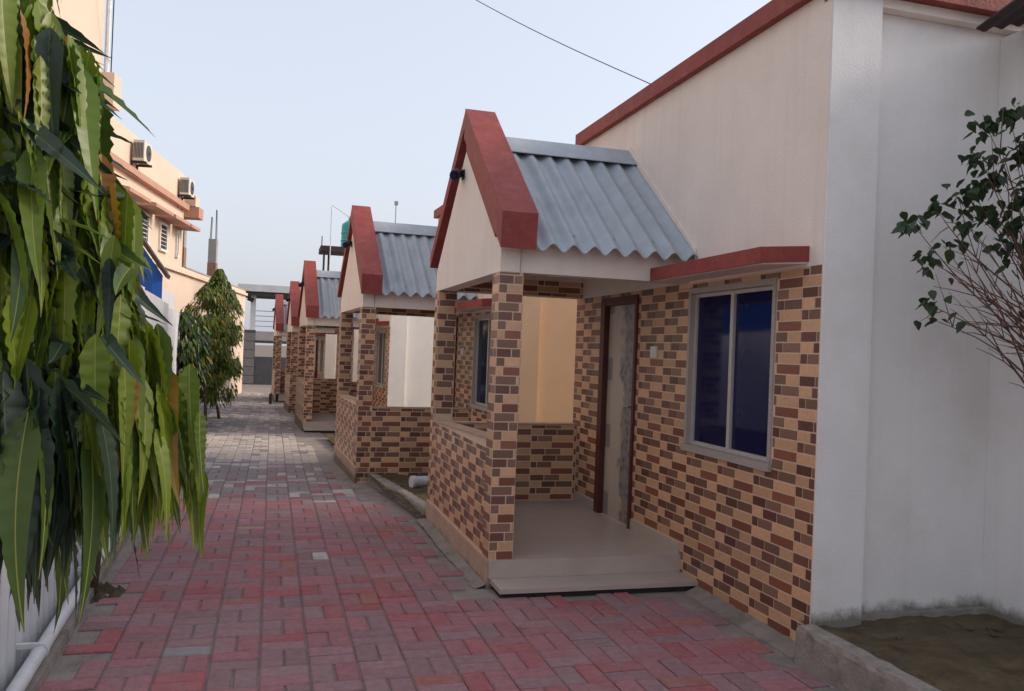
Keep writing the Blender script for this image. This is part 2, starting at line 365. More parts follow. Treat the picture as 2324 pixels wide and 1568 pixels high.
brick_cache = {}
def cottage(idx, ox, oy, oz, rz, mir, label, group):
    root = tag(empty('cottage', (ox, oy, oz), rz), label, 'cottage', group)
    Y = lambda y: y
    YS = (lambda y: D-y) if mir else (lambda y: y)        # which porch side is open (step) and which has the brick parapet
    def bs(mb, x0, x1, y0, y1, z0, z1, mi=0): mb.box(x0, x1, YS(y0), YS(y1), z0, z1, mi)
    def bx(mb, x0, x1, y0, y1, z0, z1, mi=0): mb.box(x0, x1, Y(y0), Y(y1), z0, z1, mi)
    def yp(pts): return [(Y(a), b) for a, b in pts]
    mw = root.matrix_world if False else Matrix.Translation((ox, oy, oz)) @ Matrix.Rotation(rz, 4, 'Z')
    TOPZ = 3.83; XB = F+4.2; YE = D+.02
    # --- front wall with door and window openings
    wy0, wy1, wz0, wz1 = -1.149, -.02, .985, 2.19
    dy0, dy1, dz1 = .889, 1.697, 2.2
    mb = MB()
    yb = sorted([Y0, wy0, wy1, dy0, dy1, YE]); zb = [-.15, FL, wz0, wz1, dz1, 2.232, TOPZ]
    for ya, yc in zip(yb, yb[1:]):
        for za, zc in zip(zb, zb[1:]):
            ym, zm = (ya+yc)/2, (za+zc)/2
            if wy0 < ym < wy1 and wz0 < zm < wz1: continue
            if dy0 < ym < dy1 and FL < zm < dz1: continue
            mi = 1 if zc <= 2.233 else 0
            mb.quad((F, Y(ya), za), (F, Y(yc), za), (F, Y(yc), zc), (F, Y(ya), zc), mi)
            mb.quad((F+.2, Y(ya), za), (F+.2, Y(yc), za), (F+.2, Y(yc), zc), (F+.2, Y(ya), zc), 0)
    for (a, b, c, d_) in ((wy0, wy1, wz0, wz1), (dy0, dy1, FL, dz1)):
        for y_ in (a, b): mb.quad((F, Y(y_), c), (F+.2, Y(y_), c), (F+.2, Y(y_), d_), (F, Y(y_), d_), 1)
        for z_ in (c, d_): mb.quad((F, Y(a), z_), (F+.2, Y(a), z_), (F+.2, Y(b), z_), (F, Y(b), z_), 1)
    for y_ in (Y0, YE): mb.quad((F, Y(y_), -.15), (F+.2, Y(y_), -.15), (F+.2, Y(y_), TOPZ), (F, Y(y_), TOPZ), 0)
    wall = mb.build('front_wall', [M['plaster'], M['grout']], root, fix=False)
    # --- side walls, corner pillar, back
    mb = MB(); bx(mb, F+.21, XB, Y0+.075, Y0+.22, -.15, TOPZ); mb.build('side_wall', M['yellowcream'] if idx == 1 else M['white'], root)
    mb = MB(); bx(mb, F+.336, XB, Y0+.03, Y0+.074, -.15, .205); mb.build('wall_base', M['kerb'], root)
    mb = MB(); bx(mb, F+.004, F+.335, Y0-.012, Y0+.16, -.15, TOPZ); mb.build('corner_pillar', M['yellowcream'] if idx == 1 else M['white'], root)
    mb = MB(); bx(mb, F+.21, XB, D-.19, D+.015, -.15, TOPZ); mb.build('porch_side_wall', M['yellowcream'], root)
    mb = MB(); bx(mb, XB, XB+.2, Y0+.1, D, -.15, TOPZ); mb.build('back_wall', M['plaster'], root)
    # --- flat roof slab with red painted edge
    mb = MB(); bx(mb, F+.0, XB+.2, Y0+.02, D+.02, TOPZ+.002, TOPZ+.09); rf = mb.build('roof', M['cem'], root)
    mb = MB()
    bx(mb, F-.06, F-.001, Y0-.07, D+.09, TOPZ-.01, TOPZ+.115); bx(mb, F, XB+.2, Y0-.07, Y0+.015, TOPZ-.01, TOPZ+.115); bx(mb, F, XB+.2, D+.025, D+.09, TOPZ-.01, TOPZ+.115)
    mb.build('roof_edge', M['red'], rf)
    mb = MB(); bx(mb, F+.0, XB, Y0+.0, Y0+.07, TOPZ-.07, TOPZ-.012); mb.build('cornice', M['plaster'], root)
    # --- porch floor, plinth, step
    mb = MB(); bs(mb, .03, F-.002, .004, D-.06, -.1, FL); mb.build('porch_floor', M['floor'], root)
    mb = MB(); bs(mb, .0, F-.002, -.022, .0025, .073, FL+.004); mb.build('riser', M['floor'], root)
    mb = MB(); bs(mb, .012, F-.001, -.29, -.0225, .040, .072); st = mb.build('step', M['floor'], root)
    mb = MB(); bs(mb, .03, F-.002, -.265, -.004, -.1, .0395); mb.build('step_gap_shade', M['dark'], st)  # near-black filler: shade of the gap under the tread, put into the colour
    for (ya, yb_) in ((.13 if mir else .0, dy0-.001), (dy1+.001, D if mir else D-.13)): mb = MB(); bx(mb, F-.012, F-.0005, ya, yb_, FL, FL+.085); mb.build('skirting', M['floor'], root)
    mb = MB(); bx(mb, -.012, .028, .0, D+.005, -.15, FL-.004); mb.build('plinth', M['plinth'], root)
    # --- posts and parapets
    P = .177
    for ya in (0, D-P):
        mb = MB(); bx(mb, .0, P, ya+(.003 if ya == 0 else 0), ya+P, -.1 if (ya > 0 or mir) else FL, ZB); mb.build('post', M['grout'], root)
    mb = MB()
    mb.prism([(Y(P), FL-.004), (Y(D-P), FL-.004), (Y(D-P), .965), (Y(P), 1.03)], 'x', .002, .12); pw = mb.build('parapet', M['grout'], root)
    mb = MB(); mb.prism([(Y(P), 1.031), (Y(D-P), .966), (Y(D-P), .982), (Y(P), 1.047)], 'x', -.006, .135); mb.build('coping', M['plinth'], pw)
    mb = MB(); bs(mb, P, F-.001, D-.12, D-.002, -.1, .95); pw2 = mb.build('parapet', M['grout'], root)
    mb = MB(); bs(mb, P, F-.0015, D-.13, D+.006, .951, .965); mb.build('coping', M['plinth'], pw2)
    # --- beams
    for ya, yb_ in ((.012, .15), (D-.15, D-.012)):
        mb = MB(); bx(mb, P-.02, F-.001, ya, yb_, ZB+.002, 2.475); mb.build('beam', M['plaster'], root)
    # --- gable wall
    pk = 3.42; ym = D/2
    mb = MB(); mb.prism(yp([(0, ZB+.001), (D, ZB+.001), (D, 2.42), (ym, pk), (0, 2.42)]), 'x', .006, .15); mb.build('gable_wall', M['plaster'], root)
    # --- red bars on the gable: slope .79
    S = .79; top = 3.70
    def zt(y): return top-S*abs(y-ym)
    mb = MB(); mb.prism(yp([(ym, top), (-.15, zt(-.15)), (-.13, zt(-.15)-.25), (ym, top-.25)]), 'x', -.035, .225)
    mb.prism(yp([(ym+.0, top-.251), (.08, zt(.08)-.251), (.12, zt(.12)-.36), (ym, top-.36)]), 'x', -.012, .0055); mb.build('gable_bar', M['red'], root)
    mb = MB(); mb.prism(yp([(ym+.003, top-.004), (2.62, zt(2.62)), (2.60, zt(2.62)-.10), (ym+.003, top-.14)]), 'x', -.03, .22); mb.build('gable_bar', M['red'], root)
    # --- corrugated roof sheets
    rz_, ez, S2 = 3.44, 2.415, (3.44-2.415)/(ym+.12)
    for side in (0, 1):
        mb = MB(); nx, wl, am = 120, .1565, .028
        ye = -.12 if side == 0 else D+.12
        def sp(x, t, off):
            y_ = ym+(ye-ym)*t; z_ = rz_+(ez-rz_)*t
            return (x, Y(y_), z_+am*math.cos(2*math.pi*(x-.04)/wl)+off)
        x0, x1 = .06, F-.001
        for i in range(nx):
            xa, xb_ = x0+(x1-x0)*i/nx, x0+(x1-x0)*(i+1)/nx
            for off in (0, -.008):
                for t0, t1 in ((0, .5), (.5, 1)): mb.quad(sp(xa, t0, off), sp(xb_, t0, off), sp(xb_, t1, off), sp(xa, t1, off))
            mb.quad(sp(xa, 1, 0), sp(xb_, 1, 0), sp(xb_, 1, -.008), sp(xa, 1, -.008))
        sh = mb.build('roof_sheet', M['sheet'], root, fix=False)
        if idx < 2:
            for i in range(4):
                hb = MB(); p0 = Vector(sp(.235+.313*i, .9, .0)); hb.tube([p0-Vector((0, 0, .01)), p0+Vector((0, 0, .012))], .011, 6); hb.build('bolt', M['steel'], sh)
    mb = MB(); zc = rz_+.042; w_ = .2
    mb.prism(yp([(ym, zc+.02), (ym-w_, zc-w_*S2+.012), (ym-w_, zc-w_*S2+.004), (ym, zc+.010), (ym+w_, zc-w_*S2+.004), (ym+w_, zc-w_*S2+.012)]), 'x', .2, F-.002); mb.build('ridge_cap', M['sheet'], root)
    mb = MB()
    mb.prism(yp([(ym, rz_+.09), (-.1, ez+.07), (-.1, ez-.005), (ym, rz_+.0), (D+.1, ez-.005), (D+.1, ez+.07)]), 'x', F-.016, F-.0018); mb.build('flashing', M['plaster'], root)
    # --- canopy over the window
    mb = MB(); mb.prism([(F-.001, 2.352), (F-.325, 2.325), (F-.325, 2.232), (F-.001, 2.262)], 'y', Y(-1.463), Y(-.004)); cp = mb.build('window_canopy', M['red'], root)
    mb = MB(); mb.prism([(F-.001, 2.2615), (F-.305, 2.2335), (F-.305, 2.228), (F-.001, 2.250)], 'y', Y(-1.45), Y(-.012)); mb.build('soffit', M['plaster'], cp)
    # --- window
    mb = MB(); j = .032
    bx(mb, F-.012, F+.09, wy0, wy0+j, wz0+.05, wz1); bx(mb, F-.012, F+.09, wy1-j, wy1, wz0+.05, wz1)
    bx(mb, F-.012, F+.09, wy0+j, wy1-j, wz1-.04, wz1); win = mb.build('window', M['granite'], root)
    mb = MB(); bx(mb, F-.03, F+.09, wy0-.01, wy1+.01, wz0, wz0+.049); mb.build('sill', M['granite'], win)
    mb = MB(); a, b, c, d_ = wy0+j, wy1-j, wz0+.05, wz1-.041; t = .026; mid = (a+b)/2
    bx(mb, F+.03, F+.07, a, a+t, c, d_); bx(mb, F+.03, F+.07, b-t, b, c, d_); bx(mb, F+.03, F+.07, a+t, b-t, c, c+t); bx(mb, F+.03, F+.07, a+t, b-t, d_-t, d_)
    bx(mb, F+.024, F+.07, mid-.02, mid+.02, c+t, d_-t); mb.build('frame', M['alu'], win)
    for (p, q) in ((a+t, mid-.02), (mid+.02, b-t)):
        mb = MB(); bx(mb, F+.045, F+.055, p, q, c+t, d_-t); mb.build('pane', M['glass'], win)
    # --- door
    mb = MB(); t = .07
    bx(mb, F-.02, F+.11, dy0, dy0+t*.6, FL, dz1); bx(mb, F-.024, F+.11, dy1-t*1.4, dy1, FL, dz1); bx(mb, F-.02, F+.11, dy0+t*.6, dy1-t, dz1-t, dz1); fr = mb.build('door_frame', M['doorframe'], root)
    dl = MB(); ya, yb_ = dy0+t*.6, dy1-t
    dl.box(0, .035, 0, yb_-ya, 0, dz1-t-FL-.006)
    door = dl.build('door', M['door'], root, loc=(F+.03, Y(ya), FL+.004))
    mb = MB(); yh = .05
    mb.box(-.008, 0, yh-.02, yh+.02, .93, 1.09); mb.tube([(-.008, yh, 1.03), (-.05, yh, 1.03), (-.05, yh+.1, 1.03)], .009, 8); mb.build('handle', M['steel'], door)
    mb = MB(); bx(mb, F-.018, F-.006, .49, .60, 1.665, 1.755); sw = mb.build('switch_plate', M['plastic'], root)
    mb = MB(); bx(mb, F-.023, F-.017, .525, .565, 1.69, 1.73); mb.build('switch', M['plastic'], sw)
    # --- brick pieces: (box, colour, outward normal)
    T = .003; bricks = []
    def add(rects, fn, n, vis=1, side=False):
        for (u0, u1, v0, v1, c) in rects:
            b_ = fn(u0, u1, v0, v1); y0_, y1_ = sorted((YS(b_[2]), YS(b_[3]))) if side else (b_[2], b_[3])
            bricks.append(((b_[0], b_[1], y0_, y1_, b_[4], b_[5]), c, Vector((n[0], -n[1] if mir and side else n[1], n[2])), (u1-u0)*(v1-v0)*vis))
    hol = [(wy0-.012, wy1+.012, wz0-.002, wz1+.002), (dy0-.002, dy1+.002, FL, dz1+.002), (0.0, D, -1, FL+.088), (.486, .604, 1.66, 1.76), (0, .152, 2.2, 3), ((-.1, .13, -1, .967) if mir else (D-.13, D+.1, -1, .967)), (-1.47, .0, 2.22, 3), (D-.16, D+1, 2.22, 3), ((D, D+.02, -1, .075) if mir else (-.3, 0, -1, .075))]
    add(brick_field(Y0+.006, D, .03, 2.232, hol, -1.412, .3575, True), lambda a, b, c, d: (F-T, F+.002, a, b, c, d), (-1, 0, 0))
    add(brick_field(P, D-P, FL+.012, .965, (), .03, .02, True), lambda a, b, c, d: (.002-T, .004, a, b, c, d), (-1, 0, 0))
    add(brick_field(.004, P-.004, .02 if mir else FL+.004, ZB-.004, (), -.16), lambda a, b, c, d: (a, b, .003-T, .005, c, d), (0, -1, 0))
    add(brick_field(.006, P, FL+.012, ZB-.004, (), -.05, 0, True), lambda a, b, c, d: (-T, .002, a, b, c, d), (-1, 0, 0))
    add(brick_field(D-P, D-.006, FL+.012, ZB-.004, (), .03, 0, True), lambda a, b, c, d: (-T, .002, a, b, c, d), (-1, 0, 0))
    add(brick_field(.004, P-.004, FL if mir else 1.05, ZB-.004, (), -.06), lambda a, b, c, d: (a, b, D-P-T, D-P+.002, c, d), (0, -1, 0))
    add(brick_field(.004, P-.004, .0, ZB-.004, (), -.06), lambda a, b, c, d: (a, b, D-.002, D+T, c, d), (0, 1, 0), .01)
    add(brick_field(P+.004, F-.008, FL+.01, .945, (), .1), lambda a, b, c, d: (a, b, D-.12-T, D-.118, c, d), (0, -1, 0), .01 if mir else 1, True)
    add(brick_field(P+.004, F-.004, .02, .945, (), .1), lambda a, b, c, d: (a, b, D-.004, D-.002+T, c, d), (0, 1, 0), 1 if mir else .01, True)
    add(brick_field(.004, P-.004, 1.05, ZB-.004, (), -.06), lambda a, b, c, d: (a, b, P-.002, P+T, c, d), (0, 1, 0), .01)
    for (ya, yb_) in ((.0, P), (D-P, D)):
        add(brick_field(ya+.004, yb_-.004, 1.05, ZB-.004, (), ya-.1), lambda a, b, c, d: (P-.002, P+T, a, b, c, d), (1, 0, 0), .01)
    add(brick_field(P+.004, F-.008, ZB+.01, 2.39, (), .1), lambda a, b, c, d: (a, b, D-.15-T, D-.148, c, d), (0, -1, 0), .05)
    if idx < 2:
        bricks.sort(key=lambda t: -area_px(mw @ Vector(((t[0][0]+t[0][1])/2, (t[0][2]+t[0][3])/2, (t[0][4]+t[0][5])/2)), t[2], t[3]))
        single, rest = bricks[:300], bricks[300:]
    else: single, rest = [], bricks
    for b_, c, n, _ in single:
        ctr = Vector(((b_[0]+b_[1])/2, (b_[2]+b_[3])/2, (b_[4]+b_[5])/2)); dm = (round(b_[1]-b_[0], 4), round(b_[3]-b_[2], 4), round(b_[5]-b_[4], 4))
        key = (*dm, c)
        if key not in brick_cache: brick_cache[key] = MB().box(-dm[0]/2, dm[0]/2, -dm[1]/2, dm[1]/2, -dm[2]/2, dm[2]/2).mesh('brick', M[c], fix=False)
        link('brick', brick_cache[key], wall, ctr)
    mb = MB(); cs = ['b_light', 'b_dark', 'b_grey', 'b_red']
    for b_, c, n, _ in rest: mb.box(*b_, cs.index(c))
    tag(mb.build('brick_cladding', [M[c] for c in cs], wall, fix=False), kind='stuff')
    # --- security camera under the gable peak (hangs on the wall: a thing of its own)
    ct = tag(empty('security_camera', mw @ Vector((.006, Y(ym+.14), 3.17)), rz), ['black security camera on the gable of the cottage with the open near step', 'black security camera on the gable beside the teal tank', 'black security camera on the third gable along the path', 'black security camera on the fourth gable along the path', 'black security camera on the last gable along the path'][idx], 'camera', 'security cameras on the porch gables')
    mb = MB(); mb.tube([(0, 0, 0), (-.06, 0, 0)], .018, 6); mb.box(-.012, .001, -.04, .04, -.04, .04); mb.build('bracket', M['black'], ct)
    mb = MB(); mb.tube([(-.03, .07, .03), (-.1, -.09, -.03)], .045, 10); hb = mb.build('camera_body', M['black'], ct)
    mb = MB(); mb.tube([(-.1, -.09, -.03), (-.11, -.115, -.04)], [.026, .022], 10); mb.build('lens', M['glass'], hb)
    return root
LAB = ['cottage with open tiled step beside a large blue window and grey corrugated porch roof', 'brick-clad cottage whose porch is closed towards the first cottage by a brick parapet', 'cottage whose pale step faces the path, between the tank stand and the second cottage', 'cottage with red gable bar between the third and the last porch', 'last cottage of the row, beside the grey gate building']
for i, (ox, oy, oz, rz, mir) in enumerate(COT): cottage(i, ox, oy, oz, rz, mir, LAB[i], 'cottages in a row along the path')

# ------------------------------------------------------------------ planting beds between the cottages
def rough_sheet(name, x0, x1, y0, y1, z, amp, m_, step=.08, seed=1, skew=0):
    r = random.Random(seed); mb = MB(); nx, ny = max(2, int((x1-x0)/step)), max(2, int((y1-y0)/step))
    pts = [[(x0+(x1-x0)*i/nx+skew*((y1-y0)*j/ny), y0+(y1-y0)*j/ny, z+r.uniform(-amp, amp)+amp*1.5*math.sin(i*.5+seed)*math.sin(j*.37)) for i in range(nx+1)] for j in range(ny+1)]
    mb.v = [p for row in pts for p in row]
    for j in range(ny):
        for i in range(nx):
            a = j*(nx+1)+i; mb.f.append((a, a+1, a+nx+2, a+nx+1)); mb.m.append(0)
    return tag(mb.build(name, m_, smooth=True, fix=False), kind='structure')
def kerb(pts, w, z0, z1, seed):
    """an uneven cement kerb along a polyline"""
    r = random.Random(seed); mb = MB(); rows = []
    for (x, y) in pts:
        e = lambda a: r.uniform(-a, a)
        rows.append([(x+e(.008), y, zg(y)+z0), (x+e(.01), y, zg(y)+z1-.025), (x+.012, y, zg(y)+z1+e(.006)), (x+w-.01, y, zg(y)+z1+e(.006)), (x+w, y, zg(y)+z0)])
    for a, b in zip(rows, rows[1:]):
        for k in range(4): mb.quad(a[k], b[k], b[k+1], a[k+1])
    mb.poly(rows[0]); mb.poly(rows[-1][::-1])
    return mb
rough_sheet('garden_soil', 2.97, 4.3, .6, 4.17, .175, .012, M['soil'], .06, 2)
tag(kerb([(2.865, .6+3.45*i/40) for i in range(41)], .12, -.1, .205, 5).build('bed_kerb', M['kerb']), kind='structure')
rough_sheet('garden_soil', 1.45, 5.6, 8.06, 10.75, .045, .012, M['soil'], .08, 4, -.1)
tag(kerb([(1.50-.16*(i/30)-.12*(i/30)**2, 8.10+2.55*i/30) for i in range(31)], .11, -.1, .13, 8).build('bed_kerb', M['kerb']), kind='structure')
rough_sheet('garden_soil', 1.15, 5.0, 13.3, 16.4, -.04, .012, M['soil'], .1, 6, -.04)
rough_sheet('garden_soil', .72, 5.0, 20.55, 23.7, -.10, .012, M['soil'], .12, 9, -.04)
# cement fillet along the foot of the first facade and porch
mb = MB(); r = random.Random(11)
for (ax, ay, bx_, by, w) in ((3.0, 4.09, 3.0, 5.40, .11), (1.505, 5.7, 1.505, 8.1, .07)):
    n = 26; prev = None
    for i in range(n+1):
        t = i/n; x, y = ax+(bx_-ax)*t, ay+(by-ay)*t
        q = [(x+.01, y, .05+r.uniform(-.006, .006)), (x-w*.5+r.uniform(-.01, .01), y, .03+r.uniform(-.005, .005)), (x-w-r.uniform(0, .03), y, .001)]
        if ax < 2: q = [(a, b, c*.6) for a, b, c in q]
        if prev:
            for k in range(2): mb.quad(prev[k], q[k], q[k+1], prev[k+1])
        prev = q
tag(mb.build('cement_fillet', M['concrete'], smooth=True, fix=False), kind='structure')
# clods and dry litter on the near bed
cl = MB(); r = random.Random(77)
for k in range(240):
    x, y, sz = r.uniform(2.98, 4.25), r.uniform(1.5, 4.1), r.uniform(.006, .026)
    i = len(cl.v); n = 5
    cl.v += [(x+sz*r.uniform(.7, 1.3)*math.cos(q*1.257), y+sz*r.uniform(.7, 1.3)*math.sin(q*1.257), .165) for q in range(n)]+[(x, y, .176+sz*.35)]
    for q in range(n): cl.f.append((i+q, i+(q+1) % n, i+n)); cl.m.append(0)
tag(cl.build('soil_clods', [M['soil'], M['kerb']], fix=False), 'crumbled clods and grit on the soil bed under the bush', kind='stuff')
# pvc pipe stub lying in the bed
mb = MB(); p0 = Vector((1.62, 9.72, .105)); dr = Vector((1, .25, .0)).normalized()
mb.tube([p0, p0+dr*.05, p0+dr*.06, p0+dr*.5], [.075, .075, .066, .066], 16); st = tag(mb.build('pipe_stub', M['pipe'], smooth=False), 'white plastic pipe end lying on the soil bed behind the first porch', 'pipe')
mb = MB(); mb.tube([p0-dr*.002, p0+dr*.001], .055, 16); mb.build('pipe_mouth', M['plastic'], st)

# ------------------------------------------------------------------ building to the right of the first cottage
nb = tag(empty('neighbour_building', (4.28, 2.2, 0)), 'off-white plastered wall closing the soil bed beyond the bare-twigged bush', 'building')
mb = MB(); mb.box(0, 3, -2.2, 1.985, -.1, 3.73); mb.build('wall', M['white'], nb)
mb = MB(); a = Vector((3.93, 4.02, 3.68)); b = Vector((3.74, 3.55, 3.74)); ex = Vector((1.2, .0, .32)); ed = Vector((.05, -1.6, .42))
def rp(s, t, off): return a+ex*s+ed*t+Vector((0, 0, .012*math.cos(s*60)+off))
for i in range(48):
    s0, s1 = i/48, (i+1)/48
    for off in (0, -.012): mb.quad(rp(s0, 0, off)-nb.location, rp(s1, 0, off)-nb.location, rp(s1, 1, off)-nb.location, rp(s0, 1, off)-nb.location)
    mb.quad(rp(s0, 0, 0)-nb.location, rp(s1, 0, 0)-nb.location, rp(s1, 0, -.012)-nb.location, rp(s0, 0, -.012)-nb.location)
for i in range(1): mb.quad(*(p-nb.location for p in (rp(0, 0, 0), rp(0, 1, 0), rp(0, 1, -.012), rp(0, 0, -.012))))
mb.build('eave_sheet', M['rust'], nb, fix=False)

# ------------------------------------------------------------------ sheet fence on the left, with the pipe at its foot
fn = tag(empty('sheet_fence', (fence_x(0), 0, 0), .037), 'white corrugated sheet fence along the left of the path', 'fence')
PWID = 1.05
mb = MB(); n = 7; prof = []
for k in range(n):
    y = PWID*k/n; w = PWID/n
    prof += [(0, y), (0, y+w*.5), (.022, y+w*.62), (.022, y+w*.88)]
prof.append((0, PWID+.01))
for (xa, ya), (xb_, yb_) in zip(prof, prof[1:]): mb.quad((xa, ya, 0), (xb_, yb_, 0), (xb_, yb_, 2.3), (xa, ya, 2.3))
pm = mb.mesh('panel', M['fence'], fix=False); r = random.Random(5)
for k in range(-2, 42):
    Y = k*PWID; link('panel', pm, fn, (r.uniform(-.006, .006), Y, zg(Y)-.09+r.uniform(-.02, .02)), (0, r.uniform(-.006, .006), 0))
mb = MB()
for k in range(-1, 22):
    Y = k*2.1; mb.box(-.06, -.012, Y-.025, Y+.025, zg(Y)-.2, zg(Y)+2.1)
mb.box(-.05, -.013, -2, 43, .5, .54); mb.build('fence_frame', M['steel'], fn)
pp = tag(empty('drain_pipe', (fence_x(3)+.11, 3, .12)), 'white plastic pipe running along the foot of the sheet fence', 'pipe')
mb = MB(); pts = [(fence_x(y)+.11-pp.location.x, y-3, .12+.006*math.sin(y*1.3)+zg(y)-.12) for y in [(-2+.5*i) for i in range(27)]]
mb.tube(pts, .034, 12); mb.build('pipe_run', M['pipe'], pp, smooth=True)
for y in (1.2, 2.9, 4.55, 6.0, 7.7, 9.4):
    mb = MB(); x = fence_x(y)+.11-pp.location.x
    mb.tube([(x, y-3-.02, zg(y)), (x, y-3+.02, zg(y))], .041, 12); mb.box(x-.12, x, y-3-.012, y-3+.012, zg(y)+.015, zg(y)+.04); mb.build('pipe_clip', M['pipe'], pp)
tag(kerb([(fence_x(y)+.03, y) for y in [(-2+.6*i) for i in range(24)]], .13, -.1, .055, 21).build('fence_kerb', M['kerb']), kind='structure')

# ------------------------------------------------------------------ trees
def leaf_geo(L, W, n, wav, fold, curl, rg, rib=0):
    """drooping leaf with rippled margin: base at origin, hanging along -z, face to +x; returns verts, faces, slots"""
    v, f, sl = [], [], []; ph = rg.uniform(0, 6.28); bend = rg.uniform(-.12, .12); tw_ = rg.uniform(-.5, .5)
    for k in range(n+1):
        t = k/n; w = W*.5*min(1, (t/.16)**.6)*(1-max(0, (t-.2)/.8)**1.5) if t > 0 else .0006
        w = max(w, .0006); x = curl*L*math.sin(t*1.9)*.5; z = -L*(t-.04*math.sin(t*3)); y = bend*L*t*t
        am = wav*w*(1 if 0 < k < n else 0); e = am*math.sin(ph+k*2.05); e2 = am*math.sin(ph+1.7+k*2.05)
        c, sn = math.cos(tw_*t), math.sin(tw_*t); rb = min(rib, w*.5)
        row = [(fold*w+e, -w-.25*e), (0, -rb), (0, rb), (fold*w+e2, w+.25*e2)] if rib else [(fold*w+e, -w-.25*e), (0, 0), (fold*w+e2, w+.25*e2)]
        v += [(x+a*c-b*sn, y+a*sn+b*c, z) for a, b in row]
    m_ = 4 if rib else 3
    for k in range(n):
        a = m_*k
        for q in range(m_-1): f.append((a+q, a+m_+q, a+m_+q+1, a+q+1)); sl.append(1 if rib and q == 1 else 0)
    return v, f, sl
def leaf_variants(L, W, n, k, seed, wav=.14, rib=0):
    rg = random.Random(seed); return [leaf_geo(L*rg.uniform(.9, 1.1), W*rg.uniform(.85, 1.15), n, wav*rg.uniform(.5, 1.3), rg.uniform(.1, .5), rg.uniform(-.15, .35), rg, rib) for _ in range(k)]
def hang_matrix(base, az, tilt, roll_, s):
    return Matrix.Translation(base) @ Matrix.Rotation(az, 4, 'Z') @ Matrix.Rotation(-tilt, 4, 'Y') @ Matrix.Rotation(roll_, 4, 'Z') @ Matrix.Scale(s, 4)
def put(mb, geo, mtx, mi):
    i = len(mb.v); mb.v += [tuple(mtx @ Vector(p)) for p in geo[0]]
    for q, e in zip(geo[1], geo[2]): mb.f.append(tuple(i+k for k in q)); mb.m.append(RIB[mi] if e else mi)
LEAFM = ['l_new', 'l_yel', 'l_mid', 'l_old', 'r_new', 'r_old']; RIB = [4, 4, 4, 5]

